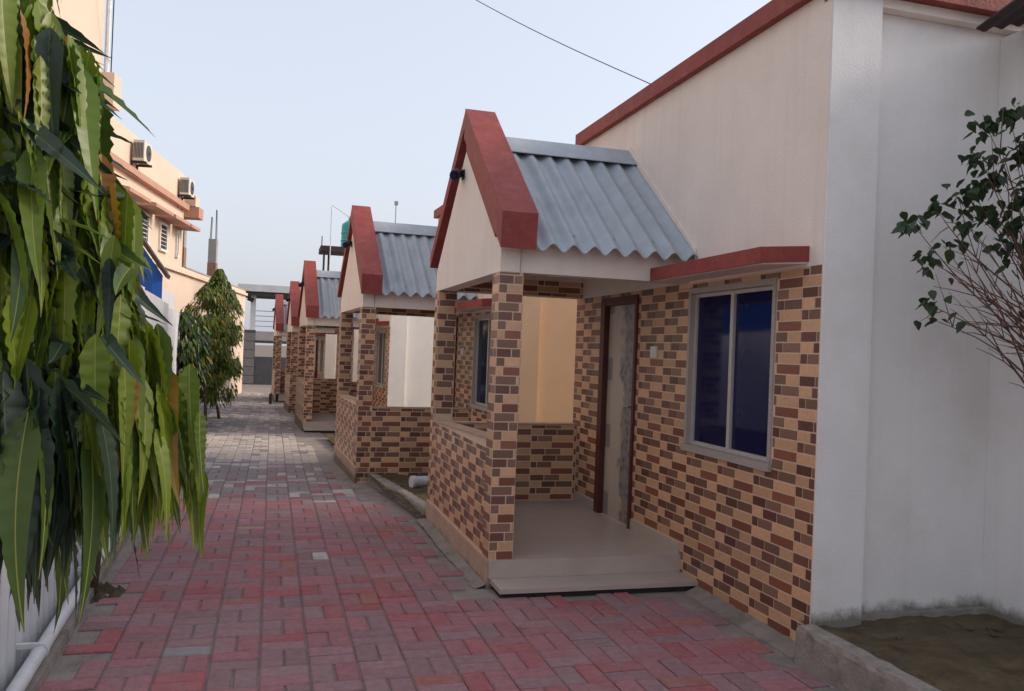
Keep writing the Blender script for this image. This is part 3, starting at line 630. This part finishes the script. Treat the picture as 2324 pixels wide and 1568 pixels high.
# the large near tree: trunk just outside the picture, its right flank hangs into it
def near_tree():
    rg = random.Random(21)
    tx, ty = -.86, 1.95
    root = tag(empty('drooping_tree', (tx, ty, 0)), 'large drooping tree with long wavy leaves hanging beside the white fence', 'tree', 'drooping trees along the fence')
    O = Vector((tx, ty, 0))
    mb = MB(); mb.tube([(0, 0, -.1), (.01, .01, .8), (-.01, 0, 2), (0, .02, 3.4), (0, 0, 4.3)], [.06, .05, .04, .025, .008], 10); mb.build('trunk', M['bark'], root, smooth=True)
    var = leaf_variants(.25, .043, 30, 14, 4, .17, .0008); varo = leaf_variants(.185, .040, 18, 8, 9, .2, .0008)
    leaves = []; tw = MB()      # leaves: (geo, matrix, material)
    def twig(P):
        r_ = Vector((P.x-tx, P.y-ty, 0)); h = P.z+.25*r_.length+.12
        A = Vector((tx, ty, h)); pts = []
        for k in range(7):
            t = k/6; q = A.lerp(P, t); q.z = h+(P.z-h)*t**2.2; pts.append(q-O)
        tw.tube(pts, [.011-.0085*k/6 for k in range(7)], 6); return pts
    def spray(P, n, L, new, spread=.05, out=.22):
        pts = twig(P); az0 = math.atan2(P.y-ty, P.x-tx)
        for k in range(n):
            b = P+Vector((rg.gauss(0, spread), rg.gauss(0, spread), rg.uniform(-.04, .06)))
            az = az0+rg.uniform(-1.5, 1.5); g_ = rg.randrange(len(var)); u = rg.random()
            mt = ('l_new' if u < .78 else 'l_yel' if u < .83 else 'l_mid') if new else ('l_mid' if u < .42 else 'l_new' if u < .5 else 'l_old')
            leaves.append((('n', g_), hang_matrix(b-O, az, rg.uniform(-.05, out), rg.uniform(-1.2, 1.2), L/.25*rg.uniform(.8, 1.1)), mt))
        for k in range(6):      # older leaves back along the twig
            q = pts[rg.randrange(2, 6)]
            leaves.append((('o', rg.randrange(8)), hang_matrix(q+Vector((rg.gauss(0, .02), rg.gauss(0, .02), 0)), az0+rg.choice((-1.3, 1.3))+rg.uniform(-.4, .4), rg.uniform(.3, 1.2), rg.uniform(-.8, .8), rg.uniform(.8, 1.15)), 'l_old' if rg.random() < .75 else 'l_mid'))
    fr = [(-30,-150,1.6,6,.26,1),(15,-130,1.62,5,.24,1),(15,40,1.56,7,.27,1),(95,85,1.62,11,.29,1),(165,125,1.66,10,.28,1),(200,170,1.68,8,.26,1),(185,200,1.66,5,.22,1),(130,110,1.6,6,.29,0),
          (150,400,1.6,6,.22,0),(215,430,1.64,8,.24,1),(262,455,1.66,9,.22,1),(292,510,1.7,4,.17,1),
          (200,640,1.62,6,.2,0),(250,620,1.64,6,.22,1),(300,735,1.64,8,.26,1),(325,770,1.66,8,.28,1),(362,860,1.68,9,.28,1),(392,905,1.70,7,.27,1),(420,970,1.72,6,.22,1),(436,1030,1.74,4,.18,1),
          (20,880,1.52,9,.31,0),(70,905,1.54,9,.32,0),(120,915,1.56,9,.32,0),(170,930,1.58,10,.28,0),(215,910,1.6,10,.25,1),(265,900,1.62,9,.25,1),(310,900,1.64,9,.27,1),(345,930,1.66,8,.24,1),
          (10,400,1.54,3,.24,1),(60,540,1.55,3,.22,1),(10,620,1.53,4,.25,1),(120,480,1.58,4,.22,1),(170,600,1.6,4,.22,1),(110,690,1.57,4,.22,1),(40,760,1.54,5,.26,1),(0,250,1.53,4,.26,1),(70,300,1.56,4,.24,1),(240,760,1.62,6,.24,1),(180,800,1.6,6,.25,0)]
    def oldspray(P, n):      # older broad leaves standing out sideways from an inner twig
        pts = twig(P); az0 = math.atan2(P.y-ty, P.x-tx)
        for k in range(n):
            q = pts[rg.randrange(3, 7)]+Vector((rg.gauss(0, .025), rg.gauss(0, .02), rg.uniform(-.05, .05)))
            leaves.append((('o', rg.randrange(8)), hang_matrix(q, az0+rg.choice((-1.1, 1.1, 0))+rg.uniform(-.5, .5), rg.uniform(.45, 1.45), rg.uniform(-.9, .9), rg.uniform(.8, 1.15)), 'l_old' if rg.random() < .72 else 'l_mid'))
    for (px, py, Yd) in [(0,260,1.52),(60,300,1.54),(20,420,1.5),(80,450,1.54),(140,480,1.56),(10,540,1.5),(70,570,1.52),(130,600,1.54),(190,610,1.57),(20,660,1.5),(90,690,1.52),(150,720,1.54),(210,730,1.57),(30,780,1.5),(100,810,1.52),(170,830,1.55),(40,170,1.56),(230,560,1.6),(90,380,1.56),(150,380,1.6)]: oldspray(atY(px-10, py, Yd+.04), 7)
    for k in range(34): oldspray(atY(rg.uniform(-40, 190), rg.uniform(60, 860), rg.uniform(1.68, 1.85)), 9)
    for (px, py, Yd, n, L, new) in fr: spray(atY(px-34, py-10, Yd), int(n*2.6), L*rg.uniform(.9, 1.08), new, .028, .12)
    # the rest of the crown, all round the trunk
    for k in range(150):
        z = rg.uniform(1.25, 4.2); rad = .62*(1-max(0, (z-2.2)/2.3))**.7*rg.uniform(.45, 1); a = rg.uniform(0, 6.283)
        if math.cos(a-.0) > .2: rad = min(rad, .46 if z < 1.8 else .34 if z < 2.15 else .27)
        P = Vector((tx+rad*math.cos(a), ty+rad*math.sin(a), z)); spray(P, 6, .23, rg.random() < .12, .06, .4)
    def score(l):
        P = O+(l[1] @ Vector((0, 0, -.1))); d = P-EYE; z = d.dot(fw)
        return area_px(P, -d.normalized(), .01)/(1+max(0, z-1.72)*6)
    leaves.sort(key=lambda l: -score(l))
    crown = tw.build('crown', M['twig'], root, smooth=True)
    lc = {}
    for g_, mt_, m_ in leaves[:300]:
        if (g_, m_) not in lc:
            geo = (var if g_[0] == 'n' else varo)[g_[1]]; me = bpy.data.meshes.new('leaf'); me.from_pydata(geo[0], [], geo[1]); me.materials.append(M[m_]); me.materials.append(M['r_old' if m_ == 'l_old' else 'r_new']); me.polygons.foreach_set('material_index', geo[2]); me.polygons.foreach_set('use_smooth', [True]*len(geo[1])); lc[(g_, m_)] = me
        o = link('leaf', lc[(g_, m_)], crown); o.matrix_local = mt_
    mb = MB()
    for g_, mt_, m_ in leaves[300:]: put(mb, (var if g_[0] == 'n' else varo)[g_[1]], mt_, LEAFM.index(m_))
    tag(mb.build('foliage', [M[k] for k in LEAFM], crown, smooth=True, fix=False), kind='stuff')
near_tree()

def small_tree(tx, ty, h0, h1, rad, label, mix, seed, lean=(0, 0), n=800, L=.17, trunk=.03, shape=1.0, off=(0, 0)):
    rg = random.Random(seed); z0 = zg(ty)
    root = tag(empty('drooping_tree', (tx, ty, z0)), label, 'tree', 'drooping trees along the fence')
    c = Vector((off[0]+lean[0], off[1]+lean[1], 0))
    mb = MB(); mb.tube([(0, 0, -.08), (lean[0]*.35, lean[1]*.35, h0*.6), (c.x, c.y, h0+.15), (c.x, c.y, h0+(h1-h0)*.9)], [trunk*1.25, trunk, trunk*.8, .006], 8)
    for k in range(26):
        z = h0+(h1-h0)*(k+.5)/27*.92; a = k*2.4; r_ = rad*.55
        mb.tube([(c.x, c.y, z+.1), (c.x+r_*.6*math.cos(a), c.y+r_*.6*math.sin(a), z+.1), (c.x+r_*math.cos(a), c.y+r_*math.sin(a), z)], [.008, .006, .003], 5)
    mb.build('trunk', M['bark'], root, smooth=True)
    var = leaf_variants(L, L*.25, 6, 8, seed+1, .12); mb = MB()
    clumps = [(rg.uniform(0, 1), rg.uniform(0, 6.283)) for _ in range(46)]
    for k in range(n):
        t, a = clumps[rg.randrange(len(clumps))]
        t = min(1, max(0, t+rg.gauss(0, .035))); a += rg.gauss(0, .28)
        z = h0+(h1-h0)*t; pr = (math.sin(math.pi*(.12+.88*t)**(.75 if shape == 1 else 1))*.85+.15) if shape == 1 else math.sqrt(max(.05, 1-(2*t-1)**2))
        if shape == 1: pr = min(1, (1-t)*3.0+.10)*min(1, .62+t*2.2)
        q = rad*pr*math.sqrt(rg.uniform(.12, 1))
        b = Vector((c.x+q*math.cos(a), c.y+q*math.sin(a), z))
        u = rg.random(); m_ = 0
        for i, p in enumerate(mix):
            if u < p: m_ = i; break
            u -= p
        put(mb, var[rg.randrange(8)], hang_matrix(b, a+rg.uniform(-.7, .7), rg.uniform(.05, .7), rg.uniform(-.9, .9), rg.uniform(.75, 1.15)), m_)
    mb.build('crown', [M[k] for k in LEAFM], root, smooth=True, fix=False)
    # dug earth round the stem
    return root
small_tree(-1.05, 5.92, 1.15, 2.75, .30, 'slender leaning sapling with earth heaped round its stem behind the large tree', (.3, .1, .4, .2), 31, (.13, .0), 600, .19, .022, off=(-.22, 0))
small_tree(-1.27, 15.15, 1.0, 2.25, .48, 'round dark-leaved tree on a thin straight stem before the cone-shaped trees', (.12, .02, .46, .40), 32, (-.22, 0), 2600, .18, .032, 2)
small_tree(-1.29, 18.71, .95, 3.05, .54, 'cone-shaped tree with yellowish tip behind the round dark tree', (.50, .14, .26, .10), 33, (-.04, 0), 4200, .145, .03)
small_tree(-1.15, 21.3, .35, 3.6, .58, 'tallest cone-shaped tree, the last one along the fence', (.50, .05, .36, .09), 34, (-.13, 0), 6000, .15, .035)
mb = MB(); r = random.Random(3)
for (tx, ty) in TREES[:1]:
    for k in range(16):
        a = k*.393; q = .13+r.uniform(-.03, .05); s = r.uniform(.02, .045); p = Vector((tx+.02+q*math.cos(a), ty+q*math.sin(a), s*.3+zg(ty)))
        i = len(mb.v); ring = []
        mb.v += [tuple(p+Vector((s*1.6*math.cos(b), s*1.6*math.sin(b), -.02))) for b in (0, 1.26, 2.5, 3.77, 5.03)]+[tuple(p+Vector((r.uniform(-.01, .01), 0, s)))]
        for j in range(5): mb.f.append((i+j, i+(j+1) % 5, i+5)); mb.m.append(0)
tag(mb.build('earth_heap', M['soil'], fix=False), 'clods of dark earth round the foot of the leaning sapling', kind='stuff')

# ------------------------------------------------------------------ bush over the right-hand bed
def bush():
    rg = random.Random(12); bxp, byp = 4.14, 3.55
    root = tag(empty('leafy_bush', (bxp, byp, .17)), 'half-bare bush with brown twigs and dark green leaves in the right-hand bed', 'bush')
    O = root.location; fork = Vector((bxp, byp, 1.5))
    mb = MB(); mb.tube([(0, 0, -.12), (.02, .0, .5), (-.01, 0, 1.0), tuple(fork-O)], [.03, .026, .022, .018], 8); mb.build('stem', M['bark'], root, smooth=True)
    br = MB(); tips = []   # many twigs leave the fork sideways
    tg = [(2060,500,3.55,9),(2110,470,3.6,8),(2160,450,3.6,8),(2240,280,3.6,8),(2290,250,3.65,7),(2320,320,3.6,7),(2225,350,3.55,6),(2200,430,3.6,9),(2260,400,3.6,9),(2310,440,3.6,9),(2250,470,3.55,8),(2190,500,3.6,5),(2100,590,3.55,7),(2140,560,3.6,4),(2180,560,3.58,3),(2095,690,3.55,5),(2110,720,3.6,2),(2200,730,3.55,1),(2220,790,3.6,0),(2240,760,3.5,0),(2170,640,3.62,0),(2120,650,3.66,1),(2280,540,3.6,4),(2300,600,3.65,3),(2235,600,3.62,1),(2270,660,3.6,0),(2310,500,3.55,8),(2330,560,3.7,4),(2350,400,3.7,6),(2380,300,3.6,8),(2420,450,3.6,8),(2450,600,3.5,6),(2400,700,3.7,4),(2210,660,3.7,0),(2160,700,3.7,0),(2290,760,3.6,0),(2300,350,3.7,8),(2345,230,3.7,7)]
    for (px, py, Yd, n) in tg:
        P = atY(px, py, Yd); A = fork+Vector((rg.uniform(-.04, .04), rg.uniform(-.04, .04), rg.uniform(-.15, .3))); pts = []
        sag = rg.uniform(-.05, .1); sd_ = Vector((rg.gauss(0, .02), rg.gauss(0, .03), 0))
        for k in range(8):
            t = k/7; q = A.lerp(P, t); q.z += sag*math.sin(math.pi*t); q += sd_*math.sin(t*7); pts.append(q-O)
        br.tube(pts, [.0075-.006*k/7 for k in range(8)], 5)
        for j in range(rg.randrange(3, 6)):     # side twigs
            k = rg.randrange(2, 7); q = pts[k]; e = q+(P-A).normalized()*rg.uniform(.08, .2)+Vector((rg.gauss(0, .07), rg.gauss(0, .07), rg.gauss(.03, .07)))
            br.tube([q, q.lerp(e, .5)+Vector((0, 0, .01)), e], [.003, .0022, .0012], 4)
            if n >= 4 and px < 2330 and rg.random() < .6: tips.append((e, rg.randrange(0, 3)))
        tips.append((pts[-1], 4 if px > 2340 else n*2.2 if px > 2170 and py < 560 else n*1.1))
    b_o = br.build('branches', M['bushtwig'], root, smooth=True)
    geos = []
    for s in range(4):
        g2 = random.Random(50+s); L, W = .075, .052; v = []; f = []
        for k in range(7):
            t = k/6; w = W*.5*(math.sin(math.pi*t**.6)**1.0*(1-.25*t) if 0 < t < 1 else .01); z = -L*t; x = .25*L*t*t*g2.uniform(.5, 1.4)
            v += [(x+.35*w, -w, z), (x, 0, z), (x+.35*w, w, z)]
        for k in range(6): a = 3*k; f += [(a, a+3, a+4, a+1), (a+1, a+4, a+5, a+2)]
        me = bpy.data.meshes.new('leaf'); me.from_pydata(v, [], f); me.materials.append(M['bushleaf']); me.polygons.foreach_set('use_smooth', [True]*len(f)); geos.append(me)
    cnt = 0; more = MB(); tips.sort(key=lambda t: (t[0]+O).x)
    for (e, n) in tips:
        for k in range(int(n*1.7) if n > 2 else int(n)):
            mtx = hang_matrix(e+Vector((rg.gauss(.02, .032), rg.gauss(0, .04), rg.gauss(0, .028))), rg.uniform(0, 6.28), rg.uniform(.1, 1.0), rg.uniform(-1, 1), rg.uniform(.6, 1.1)); cnt += 1
            if cnt <= 300: o = link('leaf', geos[rg.randrange(4)], b_o); o.matrix_local = mtx
            else: me = geos[rg.randrange(4)]; put(more, ([v.co for v in me.vertices], [tuple(p.vertices) for p in me.polygons], [0]*len(me.polygons)), mtx, 0)
    tag(more.build('foliage', M['bushleaf'], b_o, smooth=True, fix=False), kind='stuff')
bush()

# ------------------------------------------------------------------ apartment building behind the fence
AB = empty('apartment_building', (-2.46, 25.5, 0), -math.atan2(.143, .99))
tag(AB, 'peach apartment building with terracotta bands standing behind the sheet fence', 'building')
# local: +x towards the path, +y along the face (near end negative)
mb = MB(); mb.box(-7, 0, -7.4, -.45, 3.7, 6.25); mb.box(-7, .0, -7.4, 9.5, -.6, 3.7); mb.build('wall', M['apart'], AB)
mb = MB(); mb.box(-6.98, .02, 0, 9.4, 3.7, 3.74); mb.build('terrace', M['cem'], AB)
mb = MB(); mb.box(-7.2, .06, -17, -7.4, -.6, 12.5); mb.build('stair_tower', M['apart'], AB)
mb = MB(); mb.box(-.2, .3, -7.39, -6.95, 6.25, 6.9); mb.build('parapet_block', M['apart'], AB)
mb = MB(); mb.tube([(.12, -7.32, 6.25), (.12, -7.32, 12)], .05, 8); mb.build('downpipe', M['pipe'], AB)
mb = MB(); mb.box(0, .16, -7.3, -.5, 5.27, 5.42); mb.build('cornice', M['apart_red'], AB)
mb = MB(); mb.box(0, .10, -3.6, 9.4, 3.5, 3.6); mb.build('ledge', M['apart'], AB)
for (ya, yb_) in ((-6.8, -5.3), (-4.9, -3.4), (-3.2, -1.75), (-1.6, -.6)):
    mb = MB(); mb.prism([(0, 4.86), (.5, 4.76), (.5, 4.68), (0, 4.70)], 'y', ya, yb_); mb.build('sunshade', M['apart_red'], AB)
    w_ = MB(); a, b = ya+.38, yb_-.38; w_.box(-.02, .05, a, a+.06, 3.95, 4.62); w_.box(-.02, .05, b-.06, b, 3.95, 4.62); w_.box(-.02, .05, a+.06, b-.06, 4.56, 4.62); w_.box(-.02, .08, a, b, 3.89, 3.949)
    wo_ = w_.build('window', M['plastic'], AB)
    mb = MB(); mb.box(-.02, .012, a+.061, b-.061, 3.95, 4.56); mb.build('pane', M['dark'], wo_)
    mb = MB()
    for k in range(1, 6): z = 3.95+.1*k; mb.box(.015, .03, a+.06, b-.06, z, z+.015)
    mb.build('grille', M['plastic'], wo_)
mb = MB(); mb.box(-.3, .4, -.44, .1, 5.1, 5.4); mb.build('end_slab', M['apart_red'], AB)
mb = MB(); mb.box(-.3, .3, -.44, 0, 5.42, 5.7); mb.build('end_parapet', M['apart'], AB)
for k, (cx, cy, h) in enumerate(((-.2, .12, 4.95), (-.25, 4.55, 5.1))):
    mb = MB(); mb.box(cx-.14, cx+.14, cy-.14, cy+.14, 3.74, 4.3, 0); mb.box(cx-.13, cx+.13, cy-.13, cy+.13, 4.3, h, 1); c_ = mb.build('unfinished_column', [M['brickcol'], M['cem']], AB)
    mb = MB()
    for (a, b) in ((-.09, -.09), (.09, -.09), (.09, .09), (-.09, .09)): mb.tube([(cx+a, cy+b, h-.05), (cx+a*.8, cy+b*.6, h+.55+.25*(a > 0)+.2*k)], .012, 5)
    mb.build('rebar', M['rust'], c_)
def ac(u, z, label):
    w = AB.matrix_basis @ Vector((0, u, z)) if False else Matrix.Translation(AB.location) @ Matrix.Rotation(AB.rotation_euler.z, 4, 'Z') @ Vector((0, u, z))
    o = tag(empty('air_conditioner', w, AB.rotation_euler.z), label, 'air conditioner', 'outdoor units on the apartment building')
    mb = MB(); mb.box(.06, .30, -.28, .28, 0, .46); c_ = mb.build('casing', M['ac'], o)
    mb = MB(); mb.tube([(.30, .05, .23), (.312, .05, .23)], .18, 20); mb.tube([(.312, .05, .23), (.33, .05, .23)], .04, 10); mb.build('fan_grille', M['darkwall'], c_)
    mb = MB()
    for k in range(7): mb.box(.075+.031*k, .09+.031*k, -.29, -.28, .06, .40)
    mb.build('side_louvre', M['darkwall'], c_)
    for y in (-.2, .2):
        mb = MB(); mb.box(-.0, .34, y-.02, y+.02, -.05, -.001); mb.box(.0, .04, y-.02, y+.02, -.35, -.05); mb.build('bracket', M['rust'], o)
ac(-5.0, 5.62, 'air conditioner unit on the peach wall beside the tower'); ac(-.95, 5.60, 'air conditioner unit at the end of the peach wall')
# drop wire beside the tower
def wire(name, pts, rad, label):
    mb = MB(); o = Vector(pts[0]); mb.tube([Vector(p)-o for p in pts], rad, 5)
    return tag(mb.build(name, M['black'], loc=o), label, 'wire')
a, b = Vector((-3.32, 18.35, 6.88)), atY(262, -80, 17.5)
wire('drop_wire', [a.lerp(b, k/8)+Vector((0, 0, -.06*math.sin(math.pi*k/8))) for k in range(9)], .012, 'thin dark wire hanging beside the peach tower')
a = Vector((2.93, 6.39, 3.94)); b = atY(1000, -45, 9.0)
wire('overhead_wire', [a.lerp(b, k/14)+Vector((0, 0, -.04*math.sin(math.pi*k/14))) for k in range(15)], .0042, 'overhead wire running from the first cottage roof edge into the sky')

# ------------------------------------------------------------------ blue shed behind the fence
sh = tag(empty('shed', (-1.95, 14.6, zg(14.6))), 'shed with bright blue sheet wall and dark sloping roof behind the fence', 'shed')
mb = MB(); n = 16; x0, x1 = -2.2, .20
def zr(x): return 2.80+(.20-x)*1.42
pr = [(x0+(x1-x0)*k/n, .02 if k % 2 else 0) for k in range(n+1)]
for (xa, da), (xb_, db) in zip(pr, pr[1:]): mb.quad((xa, -da, 1.2), (xb_, -db, 1.2), (xb_, -db, min(4.2, zr(xb_))), (xa, -da, min(4.2, zr(xa))))
mb.build('sheet_wall', M['blue'], sh, fix=False)
mb = MB(); mb.prism([(.26, 2.76), (.28, 2.82), (-.95, 4.57), (-.98, 4.49)], 'y', -.10, .35); mb.build('roof', M['rust'], sh)
mb = MB(); mb.box(-2.2, .19, .03, 2, -.2, 2.6); mb.build('wall', M['fence'], sh)

# ------------------------------------------------------------------ water tank on its stand, behind the third cottage
sx, sy, sz = 1.95, 26.6, 3.70
sd_ = tag(empty('tank_stand', (sx, sy, sz-.03)), 'dark steel stand on the cottage roofs carrying the teal water tank', 'stand')
for (a, b) in ((-.55, -.5), (-.35, .5), (.65, -.5), (.65, .5)):
    mb = MB(); mb.box(a-.03, a+.03, b-.03, b+.03, -.1, .86); mb.build('leg', M['rust'], sd_)
mb = MB(); mb.box(-.66, .75, -.6, .6, .86, 1.02); mb.build('platform', M['rust'], sd_)
mb = MB(); mb.tube([(-.63, -.55, 1.02), (-.63, -.55, 1.3)], .015, 6); mb.build('upright', M['rust'], sd_)
tk = tag(empty('water_tank', (sx+.38, sy, sz+.99)), 'teal plastic water tank standing on the dark steel stand', 'tank')
prof = [(.40, 0), (.41, .05), (.40, .22), (.42, .25), (.40, .28), (.40, .46), (.42, .49), (.40, .52), (.40, .70), (.38, .78), (.20, .92), (.20, .97), (.17, .985)]
mb = MB(); mb.tube([(0, 0, h) for _, h in prof], [q for q, _ in prof], 24); mb.build('tank_body', M['tank'], tk, smooth=False)
mb = MB(); mb.tube([(0, 0, .985), (0, 0, 1.02)], .18, 20); mb.build('lid', M['tank'], tk)
pi_ = tag(empty('supply_pipe', (sx-.38, sy-.62, sz)), 'thin pale pipe rising beside the tank stand and bending to the tank', 'pipe')
mb = MB(); mb.tube([(0, 0, -.1), (0, 0, 1.5), (.0, 0, 2.2), (.02, .02, 2.23), (.5, .5, 2.03), (.62, .55, 1.95)], .016, 6); mb.build('pipe_run', M['pipe'], pi_)
# roof antenna behind the second cottage
an = tag(empty('antenna_mast', (2.30, 17.0, 3.76)), 'thin antenna mast rising behind the corrugated roof of the second porch', 'antenna')
mb = MB(); mb.tube([(0, 0, -.05), (0, 0, .85)], .012, 6); mb.build('mast', M['steel'], an)
mb = MB(); mb.box(-.035, .035, -.02, .02, .80, .88); mb.build('antenna_head', M['steel'], an)

# ------------------------------------------------------------------ grey gate building closing the path
GY = 43.0; gz = zg(GY)
gb = tag(empty('gate_building', (-1.0, GY, gz)), 'grey two-level gate building with flat slab roof at the end of the path', 'building')
mb = MB(); mb.box(-1.05, .18, 0, .3, -.3, 2.75); mb.build('block_wall', M['darkwall'], gb)
for k in range(6):
    z = .1+.42*k; mb = MB(); mb.box(-1.04, .17, -.012, 0.002, z+.02, z+.40); mb.build('block_course', M['blockcem'], gb)
for (a, b) in ((-.74, -.56), (-.10, .14), (3.2, 3.5)):
    mb = MB(); mb.box(a, b, .0, .3, 2.75, 4.62); mb.build('column', M['gatecem'], gb)
mb = MB(); mb.box(-.72, 3.6, -.5, 3.2, 4.62, 4.95); mb.build('roof_slab', M['gatecem'], gb)
mb = MB(); mb.box(-.55, 3.5, -.3, 3.0, 4.45, 4.619); mb.build('roof_beam', M['darkwall'], gb)
mb = MB(); mb.box(.18, 3.5, .02, .3, 2.25, 2.70); mb.build('floor_beam', M['cem'], gb)
mb = MB(); mb.box(.18, 3.5, .05, 3.0, 2.12, 2.249); mb.build('floor_slab', M['darkwall'], gb)
mb = MB(); mb.box(.18, 3.5, .10, .25, -.3, 1.45); mb.build('gate', M['darkwall'], gb)
for z in (2.95, 3.2, 3.45, 3.7):
    mb = MB(); mb.tube([(.1, .1, z), (3.4, .1, z)], .018, 6); mb.build('railing', M['steel'], gb)
mb = MB(); mb.tube([(-.25, -.12, 4.28), (.02, -.12, 4.16)], .09, 10); mb.box(-.05, .05, -.1, .02, 4.2, 4.3); mb.build('flood_lamp', M['black'], gb)
mb = MB(); mb.box(3.5, 9, 0, .3, -.3, 2.6); mb.box(-6, -1.06, .1, .3, -.3, 2.2); mb.build('boundary_wall', M['cem'], gb)
tag(MB().box(-1.9, 3.5, 36.2, 43, zg(43)-.3, zg(38)+.012).build('forecourt', M['concrete']), kind='structure')
# small marker posts at the path edge
for (px, py, h, lb) in ((613, 916, .32, 'short dark marker post on the paving before the last cottage'), (628, 905, .26, 'short dark marker post at the foot of the last porch')):
    P = atY(px, py, 27.6 if px < 620 else 28.9); P.z = zg(P.y)
    o = tag(empty('marker_post', P), lb, 'post', 'marker posts by the last cottage')
    mb = MB(); mb.tube([(0, 0, -.03), (0, 0, h), (0, 0, h+.03)], [.05, .045, .02], 8); mb.build('post_body', M['black'], o)
    mb = MB(); mb.box(-.08, .08, -.08, .08, -.03, .02); mb.build('base', M['cem'], o)
